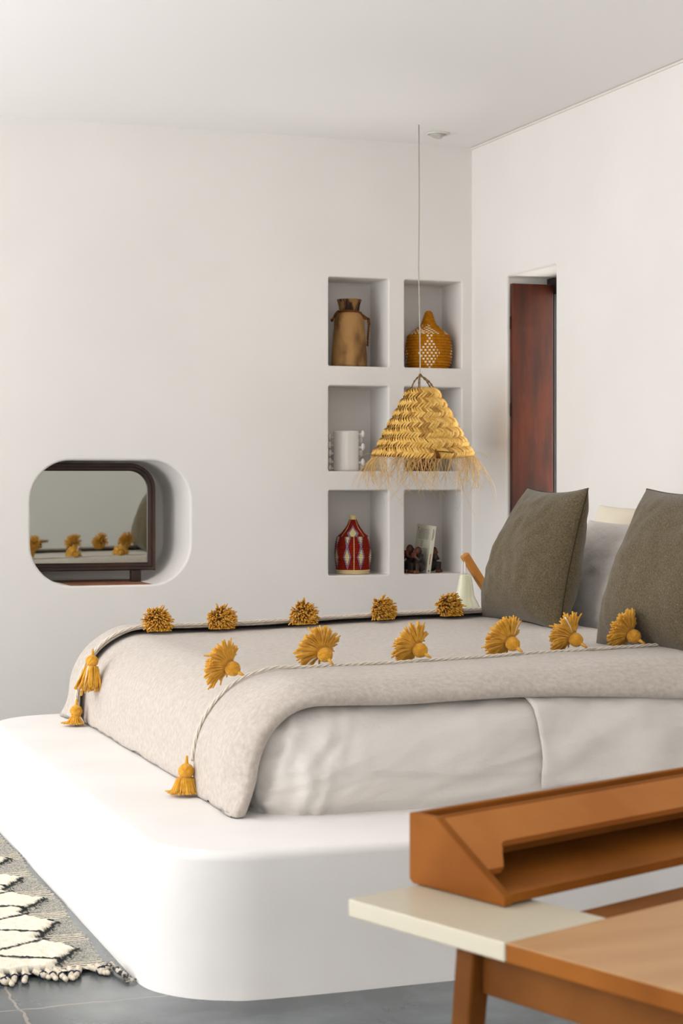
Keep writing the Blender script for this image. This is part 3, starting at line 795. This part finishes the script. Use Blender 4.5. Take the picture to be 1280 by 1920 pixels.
M_mk = mat('black_stained_wood', (38, 30, 28), .55, .3, (58, 44, 38), 30, bump=.3, bscale=80)
M_mkb = mat('brown_carved_wood', (118, 66, 38), .5, .3, (88, 46, 26), 30, bump=.3, bscale=80)
def monkey(loc, yaw, s, label, pose):
    L_ = Vector(loc); t = thing('carved_monkey', L_, label, 'figurine', 'carved wooden monkeys in the niche')
    # local: faces -y, z up, height ~.13
    b = MB()
    def B(c, r, rot=None): b.ball(c, r, 14, 0, rot)
    B((0, .008, .040), (.027, .028, .036)); B((0, .004, .070), (.022, .019, .030)); B((0, -.002, .106), (.0175, .0175, .021))
    B((0, -.012, .100), (.012, .011, .012))
    for sx in (-1, 1):
        b.tube([(sx*.016, .010, .022), (sx*.024, -.010, .044), (sx*.021, -.024, .046), (sx*.018, -.024, .016), (sx*.017, -.022, .008)], [.015, .015, .013, .010, .009], 10)
        b.tube([(sx*.017, -.016, .007), (sx*.019, -.040, .006)], [.010, .0075], 10)
        if pose == 'eyes': hand = (sx*.007, -.024, .106)
        elif pose == 'mouth': hand = (sx*.006, -.028, .093)
        else: hand = (sx*.021, -.006, .104)
        b.tube([(sx*.020, .002, .088), (sx*.030, -.010, .070), (sx*.028, -.018, .062), (hand[0]+sx*.004, hand[1]+.0, hand[2]-.016), hand], [.010, .010, .009, .0078, .0085], 10)
        B(hand, (.008, .007, .010))
        B((sx*.018, .002, .106), (.004, .005, .007))
    T = Matrix.Translation(Vector((0, 0, 0)))
    o = b.build('tmp', M_mk)
    md = o.modifiers.new('r', 'REMESH'); md.mode = 'VOXEL'; md.voxel_size = .0016; md.use_smooth_shade = True
    sm_ = o.modifiers.new('s', 'SMOOTH'); sm_.iterations = 3; sm_.factor = .5
    dg = bpy.context.evaluated_depsgraph_get(); me = bpy.data.meshes.new_from_object(o.evaluated_get(dg)); bpy.data.objects.remove(o)
    me.materials.clear(); me.materials.append(M_mk); me.materials.append(M_mkb)
    for p in me.polygons:
        c = p.center; face = (c.y < -.009 and .088 < c.z < .121 and abs(c.x) < .016)
        hand = c.y < -.017 and c.z > .074; foot = c.z < .0145 and c.y < -.006
        ear = pose == 'ears' and c.z > .092 and c.z < .118 and abs(c.x) > .014 and c.y < .006
        p.material_index = 1 if (face or hand or foot or ear) else 0; p.use_smooth = True
    R3 = Matrix.Rotation(yaw, 4, 'Z') @ Matrix.Scale(s, 4)
    me.transform(R3); me.name = 'body'
    o = bpy.data.objects.new('body', me); C.objects.link(o); o.parent = t
    return t
monkey((3.412, 8.455, .661), math.radians(-62), 1.1, 'dark carved wooden monkey covering its mouth, leftmost in the bottom right niche', 'mouth')
monkey((3.428, 8.385, .661), math.radians(-72), 1.04, 'dark carved wooden monkey leaning against the left side of the book', 'mouth')
monkey((3.540, 8.462, .661), math.radians(55), 1.0, 'dark carved wooden monkey with hands at its head right of the book', 'ears')

# ------------------------------------------------------------------ pendant lamp
M_straw = mat('golden_straw', (228, 182, 96), .7, .25, (204, 152, 68), 45, 4, (.35, .7))
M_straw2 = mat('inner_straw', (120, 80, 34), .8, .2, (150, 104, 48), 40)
M_cable = mat('grey_cable', (176, 170, 158), .6, .3)
pd = thing('pendant_lamp', (3.235, 7.89, 1.21), 'woven straw pendant lampshade with long loose fringe hanging on a thin cable', 'pendant lamp')
PC = Vector((3.246, 7.89, 0))
b = MB(); b.tube([(3.227, 7.89, 2.764), (3.229, 7.89, 2.4), (3.226, 7.89, 2.1), (3.232, 7.89, 1.8), (3.234, 7.89, 1.6), (3.235, 7.89, 1.45)], .0028, 6); b.build('cable', M_cable, pd)
b = MB(); apex = Vector((3.234, 7.89, 1.606))
for q in (.4, 2.4, 4.0, 5.5):
    e = PC+Vector((.055*math.cos(q), .055*math.sin(q), 1.545)); m_ = (apex+e)/2+Vector((.006*math.cos(q), .006*math.sin(q), .004))
    twist(b, dense([apex, m_, e, e-Vector((0, 0, .014))], 8), .0035)
b.ball(apex, .008, 10); b.build('hanger', mat('jute', (150, 124, 84), .9, .1, (110, 88, 56), 60), pd)
# profile: z -> radius (slightly irregular bands)
ZT, ZB = 1.545, 1.232
def prad(t): return .054+(.228-.054)*(t**.93)
NB = 7
M_sl = mat('light_straw', (236, 196, 114), .65, .25, (216, 168, 84), 60)
M_sd = mat('brown_straw', (158, 112, 52), .75, .2, (190, 142, 70), 60)
def shpt(t, a, off=0):
    band = (t*NB) % 1
    r = prad(t)+.009*math.sin(PI*min(max(band, 0), 1))+off
    sk = .012*math.cos(a-1.2)      # slightly tilted rim
    z = ZT+(ZB-ZT)*t+sk*t-.003*math.sin(3*a)*t
    c = PC+Vector((0, 0, 0)); r *= 1+.025*nz(math.cos(a), math.sin(a), t*3, 1.5)
    return Vector((c.x+r*math.cos(a), c.y+r*math.sin(a), z))
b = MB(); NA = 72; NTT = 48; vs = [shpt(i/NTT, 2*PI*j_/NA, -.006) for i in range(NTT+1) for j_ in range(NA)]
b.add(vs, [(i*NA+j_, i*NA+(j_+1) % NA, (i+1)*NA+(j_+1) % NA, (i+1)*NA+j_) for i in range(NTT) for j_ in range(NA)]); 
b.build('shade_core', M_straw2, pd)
b = MB()
for bd in range(NB):
    t0, t1 = bd/NB-.012, (bd+1)/NB+.012; tm = (t0+t1)/2
    nb = int(2*PI*prad(tm)/.0135)
    for half in (0, 1):
        ta, tb = (t0, tm+.012) if half == 0 else (tm-.012, t1)
        for i in range(nb):
            a0 = 2*PI*(i+.5*half)/nb+rnd.uniform(-.01, .01); da = (2*PI/nb)*2.0
            pts = []; n_ = 5
            for q in range(n_+1):
                f = q/n_; aa = a0+da*(f if half == 0 else 1-f); tt = max(0, ta+(tb-ta)*f)
                off = -.003+.0105*math.sin(PI*min(1, .15+.8*(1-f if half == 0 else f)))+rnd.uniform(-.0005, .0005); pts.append(shpt(min(tt, 1.0), aa, off))
            # flat blade, 2 strips of verts
            wv = Vector((-math.sin(a0), math.cos(a0), 0)); hw = .0058*rnd.uniform(.75, 1.1)
            L2 = []
            for q, p in enumerate(pts):
                d = (pts[min(q+1, n_)]-pts[max(q-1, 0)]).normalized(); out = Vector((math.cos(a0), math.sin(a0), .3)).normalized(); sd = d.cross(out).normalized()
                ww = hw*(1 if 0 < q < n_ else .75)
                L2 += [p+sd*ww, p+out*.0022, p-sd*ww]
            b.add(L2, [(q*3+k_, q*3+k_+1, (q+1)*3+k_+1, (q+1)*3+k_) for q in range(n_) for k_ in (0, 1)], rnd.choice((0, 0, 0, 1, 1, 2)))
    # ragged straw ends standing out between bands
    for i in range(int(nb*.9)):
        a0 = rnd.uniform(0, 2*PI); p = shpt(min(t1, 1), a0, .004); d = Vector((math.cos(a0), math.sin(a0), rnd.uniform(-.5, .6)))+Vector((-math.sin(a0), math.cos(a0), 0))*rnd.uniform(-1.2, 1.2)
        b.tube([p, p+d*rnd.uniform(.004, .014)], [.0010, .0005], 3)
b.build('woven_shade', [M_straw, M_sl, M_sd], pd)
b = MB()
for q in range(3):
    a = math.radians(263)+q*.02; b.tube([shpt(.88+.02*q, a, .010), shpt(.95, a+.01, .012), shpt(1.0, a+.015*q, .010)], .004, 6)
b.tube([shpt(.90, math.radians(264), .012), shpt(.91, math.radians(275), .012), shpt(.925, math.radians(285), .010)], .0025, 5)
b.build('jute_tie', M_rope, pd)
# fringe of loose fibres
b = MB()
NFR = 300
for i in range(NFR):
    cl = int(rnd.random()*26); a0 = 2*PI*cl/26+rnd.gauss(0, .11); p = shpt(.99, a0, rnd.uniform(-.004, .004))
    out = Vector((math.cos(a0), math.sin(a0), 0)); tg = Vector((-math.sin(a0), math.cos(a0), 0))
    L_ = rnd.choice((.09, .12, .15, .17, .19, .21, .30 if rnd.random() < .35 else .14)); 
    d = (out*rnd.uniform(.0, .9)+Vector((0, 0, -.6))+tg*(rnd.uniform(-1.3, .2))).normalized()
    curl = tg*rnd.uniform(-.3, 1.3)+Vector((0, 0, -rnd.uniform(.3, 1.0)))-out*rnd.uniform(-.2, .7)
    pts = [p]; n_ = 14
    for q in range(n_):
        d = (d+curl*(2.7/n_)*(.5+q/n_)+Vector((rnd.uniform(-1, 1), rnd.uniform(-1, 1), rnd.uniform(-1, 1)))*.06).normalized(); pts.append(pts[-1]+d*L_/n_)
    b.tube(pts, [.0011]*5+[.0009]*5+[.0006]*5, 3)
for a0, dz in ((math.radians(-25), .3), (math.radians(-15), .1), (math.radians(170), .35)):
    p = shpt(.97, a0, .004); out = Vector((math.cos(a0), math.sin(a0), 0)); b.tube(dense([p, p+out*.03+Vector((0, 0, .004)), p+out*.07-Vector((0, 0, .018))], 4), .0007, 3)
b.build('fringe', mat('pale_fibre', (222, 182, 116), .75, .2), pd)['kind'] = 'stuff'

# recessed spotlight in the ceiling
dl = thing('ceiling_spotlight', (3.39, 8.053, ZC), 'small white recessed spotlight in the ceiling near the room corner', 'ceiling light')
b = MB(); b.lathe([(.055, -.001), (.054, -.006), (.046, -.007), (.043, -.002), (.040, -.001)], (3.39, 8.053, ZC), 40, capb=False, capt=False); b.build('trim_ring', mat('white_metal', (226, 224, 216), .4), dl)
b = MB(); b.lathe([(.030, 0), (.032, -.012), (.028, -.016), (.018, -.014)], (3.385, 8.053, ZC-.002), 32, capb=False, tilt=Matrix.Rotation(math.radians(16), 4, 'Y')); b.build('lamp_head', mat('pale_metal', (196, 192, 182), .4), dl)

# ------------------------------------------------------------------ rug
def rug():
    X1, X0, Y0, Y1 = .945, .30, 4.13, 5.9; dxy = .0048
    nx, ny = int((X1-X0)/dxy), int((Y1-Y0)/dxy); vs = []; cols = []; msk = []; bnds = []
    cream, black, grey = lin((238, 230, 212)), lin((52, 56, 56)), lin((150, 150, 142))
    per = .27
    for i in range(nx+1):
        for j_ in range(ny+1):
            e = i*dxy                         # distance in from the right edge
            y = Y0+j_*dxy; edge = .02*(nz(0, y, 3, 3))+.004*math.sin(y*160)+.018*sm(4.2, 5.4, y)
            x = X1-.012+edge*sm(.25, 0, e)-e
            ph = ((y-4.30)/per+.03*nz(x*2, y*2, 1, 5)) ; f = ph-math.floor(ph+.5)   # -.5..5, tip at 0
            tip = .032; bnd = tip+.085*abs(f)*2*(1 if f > 0 else .9)+.008*nz(x, y, 5, 22)
            inside = e-bnd
            # diamond lines running away from the border
            k_ = abs(((y-4.30)/per*1.0+(e-.03)*2.0) % 1.0-.5); k2 = abs(((y-4.30)/per*1.0-(e-.03)*2.0) % 1.0-.5)
            ln = min(k_, k2)*per
            if j_*dxy < .02: z, col = .008, cream if (i//3) % 2 else black
            elif inside < 0:
                st = math.sin(y*2*PI/.0135+3*nz(x, y, 1, 7)); band = (math.floor((y-Y0)/.09) % 3 == 0)
                z = .007+.002*nz(x, y, 3, 40); cc = .5+.5*st+.7*nz(x, y, 2, 110)
                if band: cc = 1.0 if cc > .35 else 0.0
                cc = (.92 if st > -.25+1.1*nz(x*60, y*90, 4) else .06) if band else max(0, min(1, .48+.42*(1 if st > 0 else -1)+.5*nz(x*110, y*110, 2)-.14)); col = tuple(cream[q]*cc+lin((66, 68, 68))[q]*(1-cc) for q in range(4))
            elif inside < .016 and f < .16: z, col = .014+.004*nz(x, y, 1, 150), black
            elif ln < .0085+.003*nz(x, y, 9, 40) and inside > .0: z, col = .019+.003*nz(x, y, 1, 150), black
            else:
                z = .020+.004*nz(x, y, 1, 60)+.004*nz(x, y, 2, 14); z *= sm(-.004, .03, min(inside, ln*2)) * .5+.5; col = cream
            vs.append((x, y, max(z, .002))); cols.append(col); msk.append(1.0 if inside < 0 and j_*dxy >= .02 else 0.0); bnds.append(.9 if (inside < 0 and math.floor((y-Y0)/.085) % 3 == 0) else 0.0)
    fs = [(i*(ny+1)+j_, i*(ny+1)+j_+1, (i+1)*(ny+1)+j_+1, (i+1)*(ny+1)+j_) for i in range(nx) for j_ in range(ny)]
    r_ = thing('berber_rug', (X0, Y0, 0), 'cream shaggy rug with black zigzag lines and striped border on the slate floor', 'rug')
    b = MB(); b.add(vs, fs); m = mat('rug_wool', (230, 224, 208), .95, .05, bump=.8, bscale=220, dist=.004)
    n = m.node_tree.nodes; at = n.new('ShaderNodeVertexColor'); at.layer_name = 'pattern'; m.node_tree.links.new(at.outputs[0], n['Principled BSDF'].inputs['Base Color'])
    l = m.node_tree.links
    def attr(nm):
        a = n.new('ShaderNodeAttribute'); a.attribute_name = nm; return a.outputs['Fac']
    tc = n.new('ShaderNodeTexCoord')
    def wave(sc, dst):
        w_ = n.new('ShaderNodeTexWave'); w_.bands_direction = 'Y'; w_.inputs['Scale'].default_value = sc; w_.inputs['Distortion'].default_value = dst
        w_.inputs['Detail'].default_value = 3; w_.inputs['Detail Scale'].default_value = 6; l.new(tc.outputs['Object'], w_.inputs[0]); return w_.outputs['Fac']
    def mixc(f, a, b_):
        x_ = n.new('ShaderNodeMix'); x_.data_type = 'RGBA'; l.new(f, x_.inputs[0])
        for i_, v_ in ((6, a), (7, b_)):
            if isinstance(v_, tuple): x_.inputs[i_].default_value = v_
            else: l.new(v_, x_.inputs[i_])
        return x_.outputs[2]
    def rmp(f, a, b_):
        q_ = n.new('ShaderNodeValToRGB'); q_.color_ramp.elements[0].position = a; q_.color_ramp.elements[1].position = b_; l.new(f, q_.inputs[0]); return q_.outputs[0]
    fine = mixc(rmp(wave(52, 5), .35, .6), lin((74, 78, 78)), lin((206, 202, 190)))
    bold = mixc(rmp(wave(24, 1.6), .38, .5), lin((46, 48, 50)), lin((232, 224, 204)))
    l.new(mixc(attr('border'), at.outputs[0], mixc(attr('bold_band'), fine, bold)), n['Principled BSDF'].inputs['Base Color'])
    o = b.build('pile', m, r_)
    for nm, dat in (('border', msk), ('bold_band', bnds)):
        fa = o.data.attributes.new(nm, 'FLOAT', 'POINT'); fa.data.foreach_set('value', dat)
    ca = o.data.color_attributes.new('pattern', 'FLOAT_COLOR', 'POINT'); ca.data.foreach_set('color', [q for c in cols for q in c])
    recalc(o)
    M_fr = mat('cream_fringe_wool', (218, 208, 188), .95, .05, bump=.8, bscale=160)
    b = MB(); x = X1-.01; M_navy = mat('navy_yarn', (44, 50, 74), .9)
    while x > X0:
        y = Y0+.005; L_ = rnd.uniform(.03, .075); dx_ = rnd.uniform(-.035, .03)
        pts = [Vector((x, y+.01, .010)), Vector((x+dx_*.3, y-L_*.4, .012)), Vector((x+dx_, y-L_*.8, .008))]
        twist(b, dense(pts, 5), .0055, 3, 1.1); b.ball(pts[-1]+Vector((dx_*.3, -.006, -.001)), (.0065, .013, .0055), 10)
        q = pts[1]*.4+pts[2]*.6; kd = MB(); kd.tube([q+Vector((.008*math.cos(a), .0, .008*math.sin(a))) for a in [PI*2*k_/8 for k_ in range(9)]], .0022, 4)
        fr_ = b.build('fringe_tassel', M_fr, r_); kd.build('thread_tie', M_navy, fr_); b = MB()
        x -= rnd.uniform(.016, .034)
    b = MB(); twist(b, dense([(X1-.02, Y0+.01, .012), (X1-.008, Y0-.05, .012), (X1+.0, Y0-.10, .008)], 7), .006, 3, 1.1)
    for _ in range(20): b.tube([(X1, Y0-.10, .008), (X1+rnd.uniform(-.015, .018), Y0-.10-rnd.uniform(.01, .028), .006)], .0016, 4)
    b.build('corner_braid', mat('charcoal_yarn', (56, 56, 58), .9, .1, (200, 194, 180), 60, 2, (.45, .55)), r_)
rug()

# ------------------------------------------------------------------ writing desk in the foreground
DA = Vector((.753, 2.064, 0)); E1 = Vector((math.cos(math.radians(22)), math.sin(math.radians(22)), 0)); E2 = Vector((math.cos(math.radians(-71)), math.sin(math.radians(-71)), 0))
DT = Matrix(((E1.x, E2.x, 0, DA.x), (E1.y, E2.y, 0, DA.y), (0, 0, 1, 0), (0, 0, 0, 1)))
dk = thing('writing_desk', DA, 'oak writing desk with cream lacquered end panel in the blurred foreground', 'desk')
TZ = .62; th = .0215
def dbox(name, m, a0, a1, b0, b1, z0, z1, bev=.002, par=None):
    b = MB(); b.box(a0, a1, b0, b1, z0, z1, 0, DT); o = b.build(name, m, par or dk, smooth=False, bevel=bev); recalc(o); return o
tag(dbox('end_panel', M_cream, 0, .170, 0, .2685, TZ-th, TZ), 'cream lacquered panel')
dt_ = dbox('desk_top', M_oak, 0.0, 1.25, .2695, .78, TZ-th, TZ-.0015)
dbox('top_veneer', M_oaktop, 0.0005, 1.2495, .27, .7795, TZ-.0015, TZ, .0005, dt_)
tag(dbox('end_panel', M_cream, 1.08, 1.25, 0, .2685, TZ-th, TZ), 'cream lacquered panel')
dbox('back_rail', M_oakdark, .170, 1.08, .18, .2685, TZ-.034, TZ-.016)
dbox('apron', M_oakdark, .028, .044, .204, .70, TZ-.074, TZ-th)
dbox('apron', M_oakdark, .075, 1.17, .70, .72, TZ-.085, TZ-th)
dbox('apron', M_oakdark, 1.17, 1.19, .30, .72, TZ-.085, TZ-th)
def leg(a, bb, da, db):
    b = MB(); h = TZ-th; w1, w0 = .0155, .012; vs = []
    for (z, w_, oa, ob) in ((h, w1, 0, 0), (0, w0, da, db)):
        for (sx, sy) in ((-1, -1), (1, -1), (1, 1), (-1, 1)): vs.append(DT @ Vector((a+oa+sx*w_, bb+ob+sy*w_, z)))
    b.add(vs, [(0, 1, 2, 3), (4, 7, 6, 5), (0, 4, 5, 1), (1, 5, 6, 2), (2, 6, 7, 3), (3, 7, 4, 0)]); o = b.build('leg', M_oakdark, dk, smooth=False, bevel=.004); recalc(o)
leg(.032, .188, -.035, -.03); leg(.060, .72, -.03, .03); leg(1.19, .205, .03, -.03); leg(1.19, .72, .03, .03)
# organiser standing on the desk back
og = thing('desk_organiser', DT @ Vector((.119, 0, TZ)), 'low oak desk organiser with sloped side and pen groove standing on the desk', 'desk organiser')
OB0, OB1, OH, OTW, OA0, OA1 = -.012, .158, .088, .050, .112, 1.15
def prism(name, a0, a1, poly, m, bev=.0015, par=None):
    b = MB(); k = len(poly); vs = [DT @ Vector((a, y, TZ+z)) for a in (a0, a1) for y, z in poly]
    b.add(vs, [tuple(range(k)), tuple(range(2*k-1, k-1, -1))]+[(i, (i+1) % k, k+(i+1) % k, k+i) for i in range(k)]); o = b.build(name, m, par or og, smooth=False, bevel=bev); recalc(o); return o
side = [(OB0+.006, .001), (OB1, .001), (OB1, .012), (OB0+OTW, OH), (OB0, OH), (OB0, .006)]
prism('side_panel', OA0, OA0+.013, side, M_oak); prism('side_panel', OA1-.013, OA1, side, M_oak)
def inner(name, poly, m=None): return prism(name, OA0+.013, OA1-.013, poly, m or M_oak)
inner('back_board', [(OB0, .006), (OB0+.010, .006), (OB0+.010, OH), (OB0, OH)])
inner('shelf', [(OB0+.010, .008), (OB1-.006, .004), (OB1-.006, .013), (OB0+.010, .018)])
inner('front_lip', [(OB1-.010, .003), (OB1-.001, .003), (OB1-.001, .015), (OB1-.010, .015)])
inner('pen_groove', [(OB0+.010, OH-.016), (OB0+OTW-.010, OH-.016), (OB0+OTW-.010, OH-.012), (OB0+.010, OH-.012)], M_oakdark)
# sloped fascia with rounded slot
M_oakf = mat('oak_front', (182, 118, 58), .55, .12, (166, 102, 46), 6, detail=6)
def fascia():
    p0 = Vector((OB0+OTW, OH)); p1 = Vector((OB1, .012)); d = (p1-p0); Ls = d.length; d.normalize(); nrm = Vector((-d.y, d.x))  # outward-ish
    if nrm.y < 0: nrm = -nrm
    bm = bmesh.new(); a0, a1 = OA0+.013, OA1-.013; s1 = Ls*.66; sc = Ls*.38; c0, c1 = a0+.050, a1-.050; r = .016
    out = [(a0, 0), (a0, s1), (c0-.022, s1), (c0-.004, sc+r)]
    for i in range(1, 7):
        q = PI/2*i/6; out.append((c0+r-r*math.cos(q), sc+r-r*math.sin(q)))
    for i in range(0, 7):
        q = PI/2*i/6; out.append((c1-r+r*math.sin(q), sc+r-r*math.cos(q)))
    out += [(c1, s1), (a1, s1), (a1, 0)]
    P = lambda a, s, n: DT @ Vector((a, p0.x+d.x*s+nrm.x*n, TZ+p0.y+d.y*s+nrm.y*n))
    k = len(out); b = MB(); b.add([P(a, s, -.012) for a, s in out]+[P(a, s, -.002) for a, s in out], [tuple(range(k)), tuple(range(2*k-1, k-1, -1))]+[(i, (i+1) % k, k+(i+1) % k, k+i) for i in range(k)])
    o = b.build('sloped_front', M_oakf, og, smooth=False); recalc(o)
fascia()
inner('top_rail', [(OB0+OTW-.010, OH-.016), (OB0+OTW-.002, OH-.016), (OB0+OTW-.002, OH), (OB0+OTW-.010, OH)])
